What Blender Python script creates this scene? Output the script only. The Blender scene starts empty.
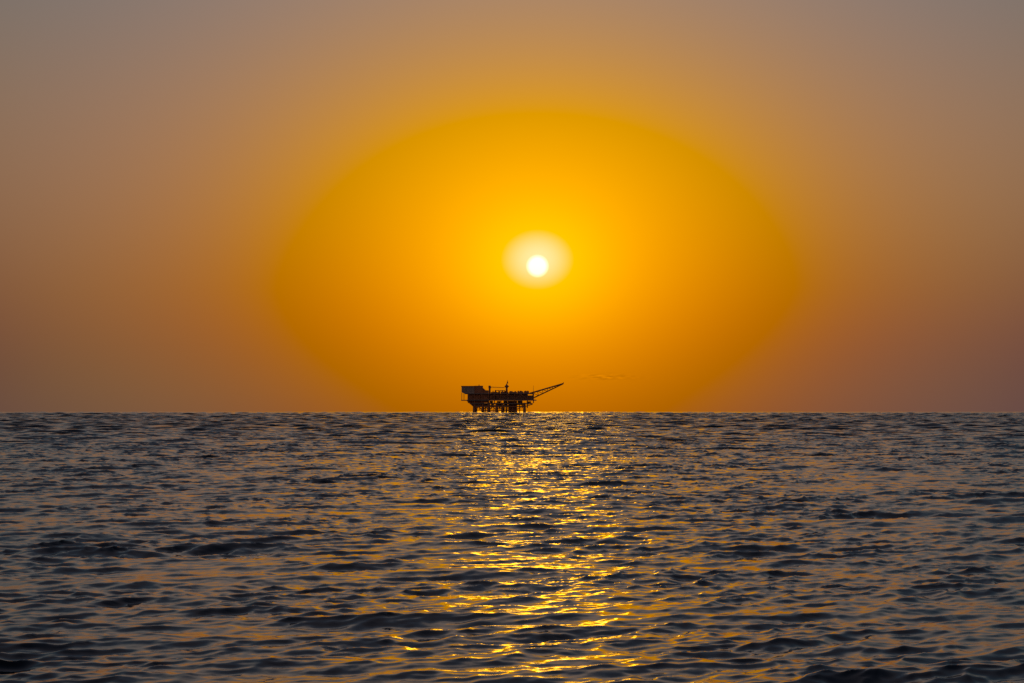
import bpy, bmesh, math, random
import numpy as np
from mathutils import Vector

random.seed(7)
scene = bpy.context.scene
C = scene.collection

# ------------------------------------------------------------------ camera
FOCAL_PX = 2451.0                    # a 86 mm lens on a 36 mm sensor
CAM_H = 3.0                          # eye height on a small boat, metres
PITCH = math.atan(68.2 / FOCAL_PX)
cam = bpy.data.cameras.new('camera')
cam.sensor_width = 36.0
cam.lens = 36.0 * FOCAL_PX / 1024.0
cam.clip_start = 0.5
cam.clip_end = 60000.0
cam_ob = bpy.data.objects.new('camera', cam)
cam_ob.location = (0, 0, CAM_H)
cam_ob.rotation_euler = (math.pi / 2 + PITCH, 0, 0)
C.objects.link(cam_ob)
scene.camera = cam_ob

# ------------------------------------------------------------------ light: the low sun
SUN_AZ = math.atan(25.5 / FOCAL_PX)
SUN_EL = math.radians(3.3557)
sun_dir = Vector((math.sin(SUN_AZ) * math.cos(SUN_EL), math.cos(SUN_AZ) * math.cos(SUN_EL), math.sin(SUN_EL)))
sun = bpy.data.lights.new('sun', 'SUN')
sun.energy = 0.013
sun.angle = math.radians(3.6)      # veiled by dust, its light comes from a small bright aureole
sun.color = (1.0, 0.45, 0.02)
sun_ob = bpy.data.objects.new('sun', sun)
sun_ob.rotation_euler = sun_dir.to_track_quat('Z', 'Y').to_euler()
sun_ob.location = sun_dir * 500
C.objects.link(sun_ob)

# ------------------------------------------------------------------ sky
SKY = 0.05
LOBES = [  # dusty air around the low sun: azimuth, elevation, width, height (degrees), r, g, b
    (0.6085, 3.356, 1.6, 1.3, 0.05759, 0.191, 0.0104),
    (0.6085, 3.356, 3, 2.6, 0.1708, 0.07479, -0.005988),
    (0.6085, 3.356, 5, 3.6, 0.512, 0.3084, 0.01508),
    (0.6085, 3.356, 8, 5.5, 0.0265, -0.2379, -0.5619),
    (0.6085, 3.356, 12, 5.5, -0.1583, 0.2251, 0.5696),
    (0.6085, 4.5, 20, 7, -0.5087, -0.433, -0.299),
    (0.6085, 5, 40, 12, 0.1592, 0.182, 0.1315),
    (0.6085, 0, 14, 2.2, 0.3169, 0.1658, 0.01988),
    (0.6085, 0, 5, 2.2, 0.01845, -0.0337, 0.03138),
    (0.6085, 9.5, 14, 5, -0.1982, -0.0149, 0.1109),
    (0.6085, 16, 25, 10, -0.2383, -0.1066, 0.003782),
    (0.6085, 0, 35, 3, 0.04841, -0.03905, -0.02687),
    (0.6085, 1.5, 9, 2.5, 0.1961, 0.05322, 0.01716),
    (0.6085, 6.5, 22, 3.5, 0.09525, 0.04179, -0.0272),
    (-9.5, 2, 5.5, 3.2, 0.09615, 0.05978, -0.05229),
    (10.5, 2.5, 5, 3.2, 0.06744, 0.04713, -0.04779),
    (180, 8, 70, 14, 0.1717, 0.1002, 0.07509),
    (0.6085, 25, 70, 25, -0.01653, -0.01336, -0.004519),
]
AMBIENT = (0.009817, 0.01123, 0.02633)
world = bpy.data.worlds.new('World')
scene.world = world
world.use_nodes = True
nt = world.node_tree
L = nt.links.new
bg = nt.nodes['Background']
bg.inputs['Strength'].default_value = SKY


def val(socket, v):
    if hasattr(v, 'is_output'):
        L(v, socket)
    else:
        socket.default_value = v


def m(op, a, b=None, c=None, clamp=False):
    n = nt.nodes.new('ShaderNodeMath')
    n.operation = op
    n.use_clamp = clamp
    for i, v in enumerate((a, b, c)):
        if v is not None:
            val(n.inputs[i], v)
    return n.outputs[0]


def vm(op, a, b=None, c=None):
    n = nt.nodes.new('ShaderNodeVectorMath')
    n.operation = op
    for i, v in enumerate((a, b, c)):
        if v is not None:
            val(n.inputs[i], v)
    return n.outputs[0]


tc = nt.nodes.new('ShaderNodeTexCoord')
sep = nt.nodes.new('ShaderNodeSeparateXYZ')
L(tc.outputs['Generated'], sep.inputs[0])
dx, dy = sep.outputs[0], sep.outputs[1]
dz = m('MAXIMUM', sep.outputs[2], 0.0)
comb = nt.nodes.new('ShaderNodeCombineXYZ')
L(dx, comb.inputs[0]); L(dy, comb.inputs[1]); L(dz, comb.inputs[2])
nish = nt.nodes.new('ShaderNodeTexSky')
nish.sky_type = 'NISHITA'
nish.sun_disc = False
nish.sun_elevation = SUN_EL
nish.sun_rotation = SUN_AZ
nish.dust_density = 5
nish.air_density = 1.5
nish.ozone_density = 1.5
L(comb.outputs[0], nish.inputs[0])
az = m('MULTIPLY', m('ARCTAN2', dx, dy), 180 / math.pi)
el = m('MULTIPLY', m('ARCSINE', dz), 180 / math.pi)
az_abs = m('ABSOLUTE', az)
acc = vm('ADD', nish.outputs[0], tuple(v / SKY for v in AMBIENT))


def sq(x, x0, w):
    t = m('MULTIPLY', m('SUBTRACT', x, x0), 1.0 / w)
    return m('MULTIPLY', t, t)


for (a0, e0, wa, we, r, g, b) in LOBES:
    q = m('ADD', sq(az_abs if a0 > 170 else az, a0, wa), sq(el, e0, we))
    w = m('EXPONENT', m('MULTIPLY', q, -1.0))
    acc = vm('MULTIPLY_ADD', w, (r / SKY, g / SKY, b / SKY), acc)
acc = vm('MAXIMUM', acc, (0, 0, 0))
# a few faint streaks of cloud low over the horizon, right of the sun
noise = nt.nodes.new('ShaderNodeTexNoise')
noise.inputs['Scale'].default_value = 1.0
noise.inputs['Detail'].default_value = 3.0
mp = nt.nodes.new('ShaderNodeCombineXYZ')
L(m('MULTIPLY', az, 4.5), mp.inputs[0]); L(m('MULTIPLY', el, 26.0), mp.inputs[1])
L(mp.outputs[0], noise.inputs['Vector'])
band = m('EXPONENT', m('MULTIPLY', m('ADD', sq(az, 2.2, 0.6), sq(el, 0.765, 0.07)), -1.0))
streak = m('MULTIPLY', m('MULTIPLY', m('SUBTRACT', noise.outputs[0], 0.52), 1.5), band)
acc = vm('MULTIPLY', acc, m('ADD', streak, 1.0))
# bright aureole close to the sun and the sun's own disc
SEL = math.degrees(SUN_EL)
SAZ = math.degrees(SUN_AZ)
q = m('ADD', sq(az, SAZ, 0.865), sq(el, SEL + 0.152, 0.713))
inner = m('POWER', m('MAXIMUM', m('SUBTRACT', 1.0, q), 0.0), 1.45)
acc = vm('MULTIPLY_ADD', inner, (0.2 / SKY, 0.22 / SKY, 0.37 / SKY), acc)
rr = m('SQRT', m('ADD', sq(az, SAZ, 1.0), sq(el, SEL, 1.0)))
disc = m('MULTIPLY', m('SUBTRACT', 0.278, rr), 1 / 0.1, clamp=True)
acc = vm('MULTIPLY_ADD', disc, (0.9 / SKY, 0.7 / SKY, 0.65 / SKY), acc)
L(acc, bg.inputs['Color'])

# ------------------------------------------------------------------ exposure
scene.view_settings.view_transform = 'Standard'
scene.view_settings.look = 'None'
scene.view_settings.exposure = 0.0
scene.view_settings.gamma = 1.0
scene.view_settings.use_curve_mapping = False
scene.render.engine = 'CYCLES'
scene.cycles.use_denoising = False
scene.cycles.max_bounces = 6

# ------------------------------------------------------------------ materials


def material(name):
    mat = bpy.data.materials.new(name)
    mat.use_nodes = True
    return mat, mat.node_tree, mat.node_tree.nodes['Principled BSDF']


def painted_steel(name, col, col2, rough=0.6, scale=0.35):
    mat, t, p = material(name)
    n = t.nodes.new('ShaderNodeTexNoise')
    n.inputs['Scale'].default_value = scale
    n.inputs['Detail'].default_value = 5
    co = t.nodes.new('ShaderNodeTexCoord')
    t.links.new(co.outputs['Object'], n.inputs['Vector'])
    r = t.nodes.new('ShaderNodeValToRGB')
    r.color_ramp.elements[0].position = 0.38
    r.color_ramp.elements[1].position = 0.66
    r.color_ramp.elements[0].color = (*col, 1)
    r.color_ramp.elements[1].color = (*col2, 1)
    t.links.new(n.outputs[0], r.inputs[0])
    t.links.new(r.outputs[0], p.inputs['Base Color'])
    p.inputs['Roughness'].default_value = rough
    return mat


M_RUST = painted_steel('rusty_red_steel', (0.66, 0.24, 0.10), (0.52, 0.18, 0.08))
M_DARK = painted_steel('weathered_dark_steel', (0.60, 0.22, 0.10), (0.46, 0.16, 0.08))
M_GREY = painted_steel('grey_cladding', (0.58, 0.40, 0.31), (0.44, 0.30, 0.24), 0.5)
M_DECK = painted_steel('deck_plate', (0.33, 0.27, 0.24), (0.24, 0.16, 0.12), 0.7)
M_PIPE = painted_steel('galvanised_pipe', (0.35, 0.27, 0.22), (0.26, 0.16, 0.1), 0.45)
M_GLASS, _, gp = material('dark_window_glass')
gp.inputs['Base Color'].default_value = (0.02, 0.025, 0.03, 1)
gp.inputs['Roughness'].default_value = 0.1


def water_material():
    mat, t, p = material('sea_water')
    lk = t.links.new
    p.inputs['Base Color'].default_value = (0.004, 0.008, 0.014, 1)
    p.inputs['Roughness'].default_value = 0.05
    p.inputs['IOR'].default_value = 1.333
    geo = t.nodes.new('ShaderNodeNewGeometry')
    att = t.nodes.new('ShaderNodeAttribute')
    att.attribute_name = 'ripple'
    acc = None
    for sc_, amp in ((2.3, 0.9), (6.5, 0.9), (17.0, 0.8)):
        n = t.nodes.new('ShaderNodeTexNoise')
        n.inputs['Scale'].default_value = sc_
        n.inputs['Detail'].default_value = 2.0
        n.inputs['Roughness'].default_value = 0.55
        lk(geo.outputs['Position'], n.inputs['Vector'])
        s = t.nodes.new('ShaderNodeVectorMath'); s.operation = 'SUBTRACT'
        lk(n.outputs['Color'], s.inputs[0]); s.inputs[1].default_value = (0.5, 0.5, 0.5)
        k = t.nodes.new('ShaderNodeVectorMath'); k.operation = 'MULTIPLY'
        lk(s.outputs[0], k.inputs[0]); k.inputs[1].default_value = (amp, amp, 0)
        if acc is None:
            acc = k.outputs[0]
        else:
            a = t.nodes.new('ShaderNodeVectorMath'); a.operation = 'ADD'
            lk(acc, a.inputs[0]); lk(k.outputs[0], a.inputs[1]); acc = a.outputs[0]
    # wind patches: ripples are stronger in some areas than in others
    pn = t.nodes.new('ShaderNodeTexNoise')
    pn.inputs['Scale'].default_value = 0.06
    pn.inputs['Detail'].default_value = 2.0
    lk(geo.outputs['Position'], pn.inputs['Vector'])
    mr = t.nodes.new('ShaderNodeMapRange')
    mr.inputs[1].default_value = 0.35; mr.inputs[2].default_value = 0.65
    mr.inputs[3].default_value = 0.6; mr.inputs[4].default_value = 1.4
    lk(pn.outputs[0], mr.inputs[0])
    mu = t.nodes.new('ShaderNodeMath'); mu.operation = 'MULTIPLY'
    lk(att.outputs['Fac'], mu.inputs[0]); lk(mr.outputs[0], mu.inputs[1])
    sc2 = t.nodes.new('ShaderNodeVectorMath'); sc2.operation = 'SCALE'
    lk(acc, sc2.inputs[0]); lk(mu.outputs[0], sc2.inputs['Scale'])
    ad = t.nodes.new('ShaderNodeVectorMath'); ad.operation = 'ADD'
    lk(geo.outputs['Normal'], ad.inputs[0]); lk(sc2.outputs[0], ad.inputs[1])
    nn = t.nodes.new('ShaderNodeVectorMath'); nn.operation = 'NORMALIZE'
    lk(ad.outputs[0], nn.inputs[0])
    lk(nn.outputs[0], p.inputs['Normal'])
    return mat


# ------------------------------------------------------------------ the sea: wind waves on a curved sheet
R_EARTH = 6371000.0


def drop(r):
    return r * r / (2 * R_EARTH)


class WaveTile:
    """A periodic patch of wind sea synthesised from a directional spectrum."""

    def __init__(self, size, n, lmin, lmax, alpha, lpeak, wdir, power, chop, rot, seed):
        rng = np.random.default_rng(seed)
        dk = 2 * np.pi / size
        k1 = np.fft.fftfreq(n, 1.0 / n) * dk
        kx, ky = np.meshgrid(k1, k1, indexing='ij')
        k = np.hypot(kx, ky); k[0, 0] = 1e-9
        th = np.arctan2(ky, kx) - wdir
        kp = 2 * np.pi / lpeak
        spec = alpha * k ** -3.0 * np.exp(-1.25 * (kp / k) ** 2)
        dth = np.abs(np.cos(th)) ** power * np.where(np.cos(th) > 0, 1.0, 0.15)
        tt = np.linspace(-np.pi, np.pi, 2000)
        norm = np.mean(np.abs(np.cos(tt)) ** power * np.where(np.cos(tt) > 0, 1.0, 0.15)) * 2 * np.pi
        s2 = spec / k * dth / norm
        s2[(k < 2 * np.pi / lmax) | (k > 2 * np.pi / lmin)] = 0
        a = np.sqrt(s2) * dk * (rng.normal(size=(n, n)) + 1j * rng.normal(size=(n, n)))
        f = lambda z: np.real(np.fft.ifft2(z) * n * n).astype(np.float32)
        self.f = np.stack([f(1j * kx / k * a) * chop, f(1j * ky / k * a) * chop, f(a)], -1)
        self.n, self.size, self.rot = n, size, rot

    def sample(self, x, y):
        c, s = math.cos(self.rot), math.sin(self.rot)
        u = ((c * x + s * y) / self.size * self.n)
        v = ((-s * x + c * y) / self.size * self.n)
        i = np.floor(u).astype(np.int64); j = np.floor(v).astype(np.int64)
        fu = (u - i).astype(np.float32)[:, None]; fv = (v - j).astype(np.float32)[:, None]
        i %= self.n; j %= self.n
        i1 = (i + 1) % self.n; j1 = (j + 1) % self.n
        f = self.f
        r = (f[i, j] * (1 - fu) + f[i1, j] * fu) * (1 - fv) + (f[i, j1] * (1 - fu) + f[i1, j1] * fu) * fv
        return np.stack([c * r[:, 0] - s * r[:, 1], s * r[:, 0] + c * r[:, 1], r[:, 2]], -1)


def build_sea():
    ALPHA = 0.0070
    W = math.radians(-78)
    tiles = [
        WaveTile(163.0, 1024, 1.1, 18.0, ALPHA * 0.72, 4.6, W, 5.0, 1.8, 0.0, 7),
        WaveTile(31.3, 1024, 0.16, 1.1, ALPHA * 2.0, 4.6, W + 0.30, 2.8, 1.45, 0.30, 23),
    ]
    # rings: spacing grows with distance
    radii = [0.0, 1.0]
    while radii[-1] < 9500:
        r = radii[-1]
        if r < 25:
            d = 0.45
        elif r < 60:
            d = 0.055 + (r - 25) / 35 * 0.105
        elif r < 200:
            d = 0.16 + (r - 60) / 140 * 0.2
        elif r < 1300:
            d = 0.36 + (r - 200) / 1100 * 0.5
        elif r < 2600:
            d = 0.86 + (r - 1300) / 1300 * 3.2
        else:
            d = 4.1 + (r - 2600) / 5000 * 20
        radii.append(r + d)
    radii = np.array(radii[1:])
    d = np.gradient(radii)
    half = math.radians(13.2)
    a_in = np.linspace(-half, half, 470)
    t = np.linspace(0, 1, 45)[1:-1]
    a_out = half + (2 * math.pi - 2 * half) * (t - 0.155 * np.sin(2 * math.pi * t))
    ang = np.concatenate([a_in, a_out])
    nr, na = len(radii), len(ang)
    rr, aa = np.meshgrid(radii, ang, indexing='ij')
    x = (rr * np.sin(aa)).ravel(); y = (rr * np.cos(aa)).ravel()
    dd = np.repeat(d, na)
    rf = rr.ravel()
    big = tiles[0].sample(x, y)
    small = tiles[1].sample(x, y)
    swell = np.sin(0.021 * x + 0.043 * y + 0.5) * 0.04          # a trace of long swell
    # gusts: patches of rougher and smoother water, and groups of higher waves
    rng = np.random.default_rng(7)

    def patches(lmin, lmax):
        e = np.zeros_like(x)
        for _ in range(9):
            k = 2 * np.pi / rng.uniform(lmin, lmax); th = rng.uniform(0, 2 * np.pi)
            e += np.sin(k * (x * math.cos(th) + y * math.sin(th)) + rng.uniform(0, 6.28))
        return np.clip(0.5 + e / 6.0, 0, 1)[:, None]

    small = small * (0.72 + 0.65 * patches(5, 22))
    big = big * (0.8 + 0.55 * patches(18, 60))
    disp = big + small * np.clip(0.6 / dd, 0.0, 1.0)[:, None]
    # farther out only the longer waves fit the mesh: cross-fade to longer and longer seas
    for scale, r0, r1, gain in ((2.2, 150, 420, 1.6), (4.5, 800, 1400, 2.0), (9.0, 2300, 3000, 1.15)):
        f = np.clip((rf - r0) / (r1 - r0), 0, 1)[:, None]
        longer = tiles[0].sample(x / scale + 37.0 * scale, y / scale) * scale * gain
        if scale > 3:
            longer[:, :2] = 0
        disp = disp * np.sqrt(1 - f) + longer * np.sqrt(f)
    disp[:, 2] *= 1 + 0.55 * np.clip((rf - 45) / 150, 0, 1) * np.clip((2600 - rf) / 1500, 0, 1)
    co = np.stack([x + disp[:, 0], y + disp[:, 1], disp[:, 2] + swell - drop(rf)], -1)
    co = np.concatenate([co, [[0, 0, 0]]]).astype(np.float32)
    i = np.arange(nr - 1)[:, None] * na; j = np.arange(na)[None, :]; j1 = (j + 1) % na
    quads = np.stack([(i + j), (i + j1), (i + na + j1), (i + na + j)], -1).reshape(-1, 4)[:, ::-1]
    j = np.arange(na); tris = np.stack([np.full(na, nr * na), (j + 1) % na, j], -1)
    me = bpy.data.meshes.new('sea')
    me.vertices.add(len(co)); me.vertices.foreach_set('co', co.ravel())
    loops = np.concatenate([quads.ravel(), tris.ravel()]).astype(np.int32)
    me.loops.add(len(loops)); me.loops.foreach_set('vertex_index', loops)
    nq, ntri = len(quads), len(tris)
    me.polygons.add(nq + ntri)
    starts = np.concatenate([np.arange(nq) * 4, nq * 4 + np.arange(ntri) * 3]).astype(np.int32)
    me.polygons.foreach_set('loop_start', starts)
    me.update(calc_edges=True)
    me.polygons.foreach_set('use_smooth', np.ones(nq + ntri, dtype=bool))
    att = me.attributes.new('ripple', 'FLOAT', 'POINT')
    # waves too short for the mesh become ripples in the surface normal
    sig = np.sqrt(ALPHA * np.log(np.clip(dd * 2.5, 0.17, 0.8) / 0.05) * 0.5)
    att.data.foreach_set('value', np.concatenate([sig, [0.1]]).astype(np.float32) * RIPPLE)
    ob = bpy.data.objects.new('sea', me)
    C.objects.link(ob)
    me.materials.append(water_material())
    ob['kind'] = 'structure'
    ob['label'] = 'dark choppy sea with golden sun glitter reaching to the horizon'
    return ob


RIPPLE = 0.85
sea = build_sea()

# ------------------------------------------------------------------ the platform
DIST = 3000.0
S = DIST / FOCAL_PX
WATER_Y = 412.9


def X(px):
    return (px - 500.0) * S


def Z(py):
    return (WATER_Y - py) * S


root = bpy.data.objects.new('offshore_platform', None)
root.location = ((500 - 511.5) * S, DIST, -drop(DIST))
root['label'] = 'dark offshore gas platform on steel legs with a long flare boom, on the horizon'
root['category'] = 'offshore platform'
C.objects.link(root)


class MB:
    def __init__(self):
        self.v, self.f = [], []

    def box(self, x0, x1, y0, y1, z0, z1):
        b = len(self.v)
        for z in (z0, z1):
            self.v += [(x0, y0, z), (x1, y0, z), (x1, y1, z), (x0, y1, z)]
        self.f += [tuple(b + k for k in q) for q in ((3, 2, 1, 0), (4, 5, 6, 7), (0, 1, 5, 4), (1, 2, 6, 5), (2, 3, 7, 6), (3, 0, 4, 7))]
        return self

    def prism(self, pts, y0, y1):
        """outline in x,z swept along y"""
        b = len(self.v); n = len(pts)
        self.v += [(x, y0, z) for x, z in pts] + [(x, y1, z) for x, z in pts]
        self.f.append(tuple(b + k for k in range(n)))
        self.f.append(tuple(b + n + k for k in reversed(range(n))))
        for k in range(n):
            q = (k + 1) % n
            self.f.append((b + k, b + n + k, b + n + q, b + q))
        return self

    def tube(self, p, q, r, r2=None, n=8):
        r2 = r if r2 is None else r2
        p, q = Vector(p), Vector(q)
        d = (q - p).normalized()
        u = d.orthogonal().normalized(); w = d.cross(u)
        b = len(self.v)
        for c, rad in ((p, r), (q, r2)):
            for k in range(n):
                a = 2 * math.pi * k / n
                self.v.append(tuple(c + u * math.cos(a) * rad + w * math.sin(a) * rad))
        for k in range(n):
            k1 = (k + 1) % n
            self.f.append((b + k, b + k1, b + n + k1, b + n + k))
        self.f.append(tuple(b + k for k in reversed(range(n))))
        self.f.append(tuple(b + n + k for k in range(n)))
        return self

    def lathe(self, cx, cy, prof, n=12):
        b = len(self.v)
        for r, z in prof:
            for k in range(n):
                a = 2 * math.pi * k / n
                self.v.append((cx + r * math.cos(a), cy + r * math.sin(a), z))
        for i in range(len(prof) - 1):
            for k in range(n):
                k1 = (k + 1) % n
                self.f.append((b + i * n + k, b + i * n + k1, b + (i + 1) * n + k1, b + (i + 1) * n + k))
        self.f.append(tuple(b + k for k in reversed(range(n))))
        self.f.append(tuple(b + (len(prof) - 1) * n + k for k in range(n)))
        return self

    def build(self, name, mat, parent):
        me = bpy.data.meshes.new(name)
        me.from_pydata(self.v, [], self.f)
        bm = bmesh.new(); bm.from_mesh(me)
        bmesh.ops.recalc_face_normals(bm, faces=bm.faces)
        bm.to_mesh(me); bm.free()
        me.materials.append(mat) if mat else None
        o = bpy.data.objects.new(name, me)
        C.objects.link(o)
        o.parent = parent
        return o


D0, D1 = -20.0, 20.0     # near and far sides of the hull

# legs standing in the water, with the lower framing
ROWS = (-16.0, 0.0, 16.0)
LEGS = ((474.0, 1.45), (482.4, 1.2), (488.3, 1.5), (496.2, 1.3), (502.0, 1.3), (524.0, 1.45))
for px, r in LEGS:
    for ry in ROWS:
        MB().tube((X(px) + ry * 0.06, ry, -9), (X(px), ry * 0.9, Z(403)), r, r, 10).build('leg', M_RUST, root)
MB().tube((X(476.3), -6, -9), (X(476.3), -6, Z(403)), 0.7).build('riser', M_DARK, root)
MB().tube((X(505.6), -10, -9), (X(505.6), -10, Z(403)), 0.7).build('riser', M_DARK, root)
MB().tube((X(519.2), 8, -9), (X(519.2), 8, Z(403)), 0.6).build('riser', M_DARK, root)
for ry in ROWS:
    for y_, rad, a, b in ((406.7, 0.6, 474, 524), (410.6, 0.42, 482.4, 516)):
        MB().tube((X(a), ry, Z(y_)), (X(b), ry, Z(y_)), rad).build('horizontal_brace', M_RUST, root)
    for a, b in zip(LEGS[:-2], LEGS[1:-1]):
        bm_ = MB()
        mid = (X(a[0]) + X(b[0])) / 2
        bm_.tube((X(a[0]), ry, Z(410.6)), (mid, ry, Z(406.9)), 0.42)
        bm_.tube((X(b[0]), ry, Z(410.6)), (mid, ry, Z(406.9)), 0.42)
        bm_.build('diagonal_brace', M_RUST, root)
    MB().tube((X(516.5), ry, Z(409.5)), (X(524), ry, Z(405)), 0.45).build('diagonal_brace', M_RUST, root)
for px, r in LEGS:
    MB().tube((X(px), -16, Z(406.7)), (X(px), 16, Z(406.7)), 0.45).build('horizontal_brace', M_RUST, root)

# bundle of well conductors under the middle of the deck, a dark mass
for i in range(5):
    for j in range(3):
        MB().tube((X(508.6 + i * 1.78), -9 + j * 9 + (i % 2) * 3, -9), (X(508.6 + i * 1.78), -9 + j * 9 + (i % 2) * 3, Z(401)), 1.12, None, 10).build('well_conductor', M_DARK, root)
MB().box(X(508), X(516.4), -7, 7, Z(409.0), Z(403.5)).build('conductor_guide', M_DARK, root)

# decks
MB().box(X(469.5), X(532), D0 + 3, D1 - 3, Z(404.3), Z(403.3)).build('cellar_deck', M_DECK, root)
MB().box(X(466.5), X(535.9), D0 - 0.5, D1, Z(400.8), Z(400.0)).build('main_deck', M_DECK, root)
MB().box(X(464.5), X(533.8), D0, D1, Z(394.3), Z(393.6)).build('upper_deck', M_DECK, root)
# sloping left underside
MB().prism([(X(466.2), Z(400.9)), (X(482), Z(400.9)), (X(482), Z(405.2)), (X(474.6), Z(406.8)), (X(472.6), Z(406.6))], -13, 13).build('sloped_underframe', M_DARK, root)
MB().tube((X(467), D0 + 1, Z(401)), (X(474), D0 + 3.5, Z(407.4)), 0.6).build('diagonal_brace', M_RUST, root)
MB().tube((X(532), D0 + 4, Z(404.4)), (X(524), D0 + 3.8, Z(406.8)), 0.5).build('diagonal_brace', M_RUST, root)
# overhanging walkway at the left with its hangers and railing
w = MB().box(X(460.8), X(467.0), -14, 4, Z(400.9), Z(400.1)).build('walkway', M_DECK, root)
for px in (461.4, 463.6):
    for ry in (-13, 3):
        MB().tube((X(px), ry, Z(400.1)), (X(px), ry, Z(393.2)), 0.17, None, 6).build('hanger_post', M_PIPE, w)

# framework on the open sides of the hull: columns and diagonals
cols = [468, 474, 481, 488.3, 494, 500.5, 507.5, 514, 520.5, 527, 533]
for side in (D0 + 0.6, D1 - 0.6):
    for px in cols:
        MB().tube((X(px), side, Z(403.3)), (X(px), side, Z(394.0)), 0.42, None, 6).build('hull_column', M_RUST, root)
    for k, (a, b) in enumerate(zip(cols[:-1], cols[1:])):
        za, zb = (Z(400), Z(394.3)) if k % 2 else (Z(394.3), Z(400))
        MB().tube((X(a), side, za), (X(b), side, zb), 0.28, None, 6).build('hull_diagonal', M_RUST, root)

# modules between the decks
mods = [(467.5, 473.5, 394.3, 400.0, M_DARK), (474, 480.5, 394.3, 402.8, M_RUST), (481, 488, 394.3, 403.0, M_DARK),
        (489, 494.5, 394.3, 400.0, M_RUST), (495, 500.5, 394.3, 400.0, M_DARK), (501, 507.3, 394.3, 400.0, M_RUST),
        (507.6, 513.8, 394.3, 400.0, M_DARK), (514.2, 520.2, 394.3, 400.0, M_RUST), (520.8, 527.0, 394.3, 400.0, M_DARK),
        (527.6, 532.8, 395.6, 400.0, M_RUST)]
for a, b, y0, y1, mt in mods:
    dep = random.uniform(13, 17)
    MB().box(X(a) - 0.6, X(b) + 0.6, 2, 6, Z(y1) + 0.1, Z(y0) - 0.1).build('bulkhead', M_RUST, root)
    MB().box(X(a) + 0.3, X(b) - 0.3, -dep, dep, Z(y1) + 0.05, Z(y0) - 0.05).build('process_module', mt, root)
for a, b, y0, y1 in ((482.0, 488, 404.4, 406.5), (489.2, 492.5, 401.0, 403.2), (496.5, 500, 401.2, 403.2), (503, 507, 400.9, 403.2), (517, 522, 400.9, 403.2), (526, 530.5, 401.5, 403.2)):
    MB().tube((X(a), -8, (Z(y0) + Z(y1)) / 2), (X(b), -8, (Z(y0) + Z(y1)) / 2), (y1 - y0) * S / 2, None, 12).build('pressure_vessel', M_PIPE, root)
for k in range(4):
    zz = Z(398.8) + 1.1 * k
    MB().tube((X(489), D0 + 1.5 + 0.2 * k, zz), (X(532), D0 + 1.5 + 0.2 * k, zz), 0.22, None, 6).build('pipe', M_PIPE, root)
MB().box(X(490), X(514), D0 - 0.8, D0 + 0.2, Z(400.7), Z(400.1)).build('deck_edge_beam', M_GREY, root)

# accommodation block at the left end
acc_b = MB().prism([(X(461.3), Z(386.9)), (X(461.3), Z(392.6)), (X(463.6), Z(393.55)), (X(474), Z(393.55)), (X(474), Z(386.9))], -17, 12).build('accommodation_block', M_GREY, root)
MB().box(X(460.9), X(474.2), -17.6, 12.6, Z(386.9), Z(386.2)).build('roof', M_DARK, acc_b)
wm = None
for lvl, yy in enumerate((388.3, 390.2, 392.0)):
    for k in range(9):
        xx = 462.1 + k * 1.28
        MB().box(X(xx), X(xx + 0.55), -17.12, -16.9, Z(yy + 0.32), Z(yy - 0.32)).build('window', M_GLASS, acc_b)
MB().box(X(474.05), X(482.4), -15, 14, Z(393.55), Z(386.0)).build('utility_block', M_DARK, root)
MB().tube((X(478.6), -4, Z(386)), (X(478.6), -4, Z(384.8)), 0.5).build('vent', M_DARK, root)
MB().prism([(X(482.45), Z(393.55)), (X(482.45), Z(388.0)), (X(485.2), Z(390.5)), (X(488.0), Z(390.6)), (X(488.0), Z(393.55))], -12, 12).build('stair_block', M_DARK, root)

# crane on its pedestal, boom resting level towards the mast
crane = MB().tube((X(489.2), -6, Z(393.55)), (X(489.2), -6, Z(388.4)), 1.25, None, 12).build('crane_pedestal', M_RUST, root)
MB().prism([(X(488.0), Z(388.4)), (X(488.0), Z(386.0)), (X(489.8), Z(385.7)), (X(490.6), Z(386.9)), (X(490.6), Z(388.4))], -7.6, -4.4).build('crane_cab', M_DARK, crane)
cb = MB()
n = 14
for dy in (-0.6, 0.6):
    cb.tube((X(490.3), -6 + dy, Z(387.0)), (X(504.2), -6 + dy, Z(387.75)), 0.16, None, 5)
    cb.tube((X(490.3), -6 + dy, Z(387.9)), (X(504.2), -6 + dy, Z(387.95)), 0.16, None, 5)
    for k in range(n):
        xa, xb = X(490.3) + (X(504.2) - X(490.3)) * k / n, X(490.3) + (X(504.2) - X(490.3)) * (k + 1) / n
        ta, tb = k / n, (k + 1) / n
        top = lambda t: Z(387.0) + (Z(387.75) - Z(387.0)) * t
        bot = lambda t: Z(387.9) + (Z(387.95) - Z(387.9)) * t
        cb.tube((xa, -6 + dy, bot(ta) if k % 2 else top(ta)), (xb, -6 + dy, top(tb) if k % 2 else bot(tb)), 0.1, None, 4)
cb.build('crane_boom', M_RUST, crane)

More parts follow.
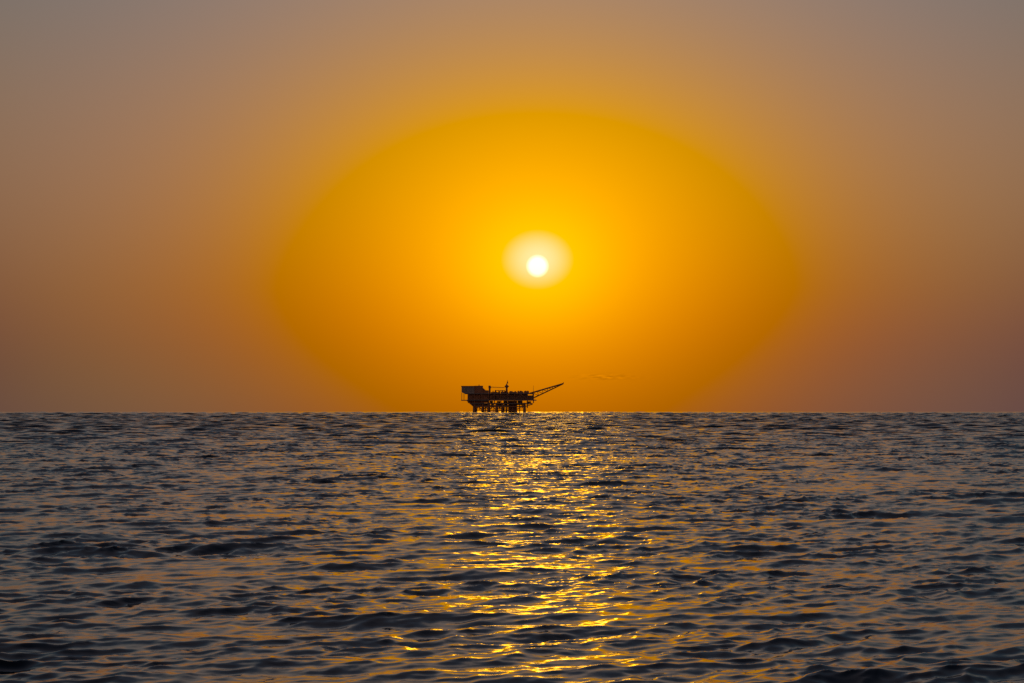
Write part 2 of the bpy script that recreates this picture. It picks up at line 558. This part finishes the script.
# things standing on the upper deck
for px, top, r in ((492.6, 391.0, 0.55), (494.9, 390.3, 0.6), (498.8, 391.2, 0.4)):
    MB().tube((X(px), -9, Z(393.55)), (X(px), -9, Z(top)), r).build('vent_stack', M_DARK, root)
rk = MB().box(X(495.2), X(504.4), -12, -2, Z(390.9), Z(390.4)).build('pipe_rack', M_RUST, root)
for px in (495.6, 498.0, 500.6, 503.8):
    MB().tube((X(px), -11.5, Z(393.55)), (X(px), -11.5, Z(390.9)), 0.25, None, 6).build('rack_post', M_RUST, rk)
for a, b, y0 in ((490.4, 494.0, 392.2), (495.5, 499.5, 392.4), (500.2, 504.6, 391.9), (512.0, 516.0, 392.6)):
    MB().box(X(a), X(b), -8, 9, Z(393.55), Z(y0)).build('deck_cabin', M_RUST, root)
MB().lathe(X(510.0), -5, [(1.8, Z(393.55)), (1.8, Z(392.6)), (1.5, Z(391.9)), (0.9, Z(391.4)), (0.2, Z(391.2))], 14).build('domed_tank', M_DARK, root)
MB().tube((X(511.6), -8, Z(392.8)), (X(516.5), -8, Z(392.8)), 0.9, None, 12).build('horizontal_tank', M_PIPE, root)

# mast tower with a lookout platform near its top
mast = MB().lathe(X(506.2), -4, [(1.6, Z(393.55)), (1.25, Z(391)), (1.15, Z(388.2)), (2.0, Z(387.3)), (2.5, Z(386.9)), (2.5, Z(386.1)), (1.2, Z(385.4)), (0.7, Z(384.6)), (0.35, Z(383.6))], 12).build('mast', M_DARK, root)
MB().box(X(506.4), X(507.6), -4.6, -3.4, Z(383.8), Z(381.8)).build('radar_panel', M_DARK, mast)
MB().tube((X(507.1), -4, Z(383)), (X(507.1), -4, Z(380.3)), 0.22, None, 6).build('antenna', M_DARK, mast)
MB().box(X(504.0), X(508.6), -4.4, -3.6, Z(386.9), Z(386.45)).build('lookout_arm', M_DARK, mast)

# compressor blocks at the right end and the thin antenna
MB().box(X(516.8), X(522.6), -14, 12, Z(393.55), Z(391.6)).build('compressor_block', M_DARK, root)
MB().box(X(523.6), X(528.4), -13, 13, Z(393.55), Z(391.3)).build('compressor_block', M_RUST, root)
for px in (517.8, 519.8, 525.0, 527.2):
    MB().tube((X(px), -9, Z(392)), (X(px), -9, Z(390.9)), 0.6).build('exhaust_stub', M_DARK, root)
MB().tube((X(532.8), -6, Z(394)), (X(532.9), -6, Z(385.8)), 0.28, 0.12, 6).build('whip_antenna', M_DARK, root)

# flare boom: a three chord lattice rising to the right
flare = bpy.data.objects.new('flare_boom', None)
C.objects.link(flare); flare.parent = root
P0, P1 = Vector((X(529.0), 0, Z(393.7))), Vector((X(562.8), 0, Z(383.7)))
Q0, Q1 = Vector((X(533.6), 0, Z(397.8))), Vector((X(562.6), 0, Z(384.1)))
for dy in (-1, 1):
    MB().tube(P0 + Vector((0, 3.4 * dy, 0)), P1 + Vector((0, 0.5 * dy, 0)), 1.0, 0.8, 6).build('top_chord', M_RUST, flare)
MB().tube(Q0, Q1, 0.8, 0.65, 6).build('bottom_chord', M_RUST, flare)
lat = MB()
n = 13
for k in range(n):
    ta, tb = k / n, (k + 1) / n
    for dy in (-1, 1):
        pa = P0.lerp(P1, ta) + Vector((0, dy * (3.4 - 2.9 * ta), 0))
        pb = P0.lerp(P1, tb) + Vector((0, dy * (3.4 - 2.9 * tb), 0))
        lat.tube(pa if k % 2 else Q0.lerp(Q1, ta), Q0.lerp(Q1, tb) if k % 2 else pb, 0.4, None, 4)
    pa = P0.lerp(P1, ta) + Vector((0, (3.4 - 2.9 * ta), 0)); pb = P0.lerp(P1, tb) - Vector((0, (3.4 - 2.9 * tb), 0))
    lat.tube(pa, pb, 0.4, None, 4)
lat.build('lattice', M_RUST, flare)
MB().tube(P0 + Vector((2, 0, 0.2)), P1 + Vector((0.5, 0, 0.3)), 0.25, None, 6).build('gas_pipe', M_PIPE, flare)
MB().lathe(X(562.9), 0, [(0.3, Z(384.2)), (0.3, Z(383.3)), (0.42, Z(383.1)), (0.42, Z(382.6)), (0.2, Z(382.4))], 8).build('flare_tip', M_DARK, flare)

# cluttered lower framing: hanging caissons, risers, boat landing, cable decks
clut = random.Random(3)
for px, top, bot in ((479.3, 404, 409.8), (485.4, 404, 412.8), (491.2, 403, 408.6), (493.4, 403, 414), (498.9, 403, 409.4), (504.0, 403, 414), (506.9, 403, 414), (521.4, 403, 408.4), (526.6, 404, 408.0)):
    MB().tube((X(px), clut.uniform(-12, 10), Z(top)), (X(px) + clut.uniform(-0.6, 0.6), clut.uniform(-12, 10), Z(bot)), clut.uniform(0.35, 0.7)).build('hanging_caisson', M_DARK, root)
MB().box(X(474), X(508), -14, 14, Z(406.4), Z(405.3)).build('lower_deck', M_DECK, root)
for a, b, t in ((476, 481, 403.2), (483.4, 487.4, 404.0), (490.6, 492.6, 403.2), (497.2, 501.2, 403.6), (503.4, 507.2, 403.2)):
    MB().box(X(a), X(b), -3, 11, Z(405.3), Z(t)).build('underdeck_module', M_RUST, root)
MB().box(X(516.5), X(523.0), -6, 8, Z(405.2), Z(403.2)).build('underdeck_module', M_DARK, root)
MB().box(X(480.5), X(486.5), -17, -13, Z(411.0), Z(410.2)).build('boat_landing', M_RUST, root)
MB().box(X(499.5), X(503.2), -17, -13, Z(411.0), Z(410.2)).build('boat_landing', M_RUST, root)
for k in range(16):
    a = 490 + k * 2.7 + clut.uniform(-0.8, 0.8)
    h = clut.uniform(0.8, 2.6); w_ = clut.uniform(0.7, 1.7); yy = clut.uniform(-15, 8)
    MB().box(X(a), X(a + w_), yy, yy + 4, Z(393.55), Z(393.55 - h)).build('deck_equipment', (M_RUST, M_DARK)[k % 2], root)
for k in range(11):
    a = 483 + k * 4.4 + clut.uniform(-1, 1); h = clut.uniform(0.9, 2.0)
    MB().box(X(a), X(a + clut.uniform(1.2, 2.6)), -14, -4, Z(403.3 + h), Z(403.2)).build('underdeck_tank', (M_RUST, M_DARK)[k % 2], root)

# railings along the deck edges
for za, xa, xb in ((Z(400.0), 467, 535.6), (Z(393.55), 489, 533.5)):
    rl = MB()
    for hgt in (0.55, 1.1):
        rl.tube((X(xa), D0 + 0.2, za + hgt), (X(xb), D0 + 0.2, za + hgt), 0.05, None, 4)
    k = X(xa)
    while k < X(xb):
        rl.tube((k, D0 + 0.2, za), (k, D0 + 0.2, za + 1.1), 0.05, None, 4)
        k += 2.0
    rl.build('railing', M_PIPE, root)
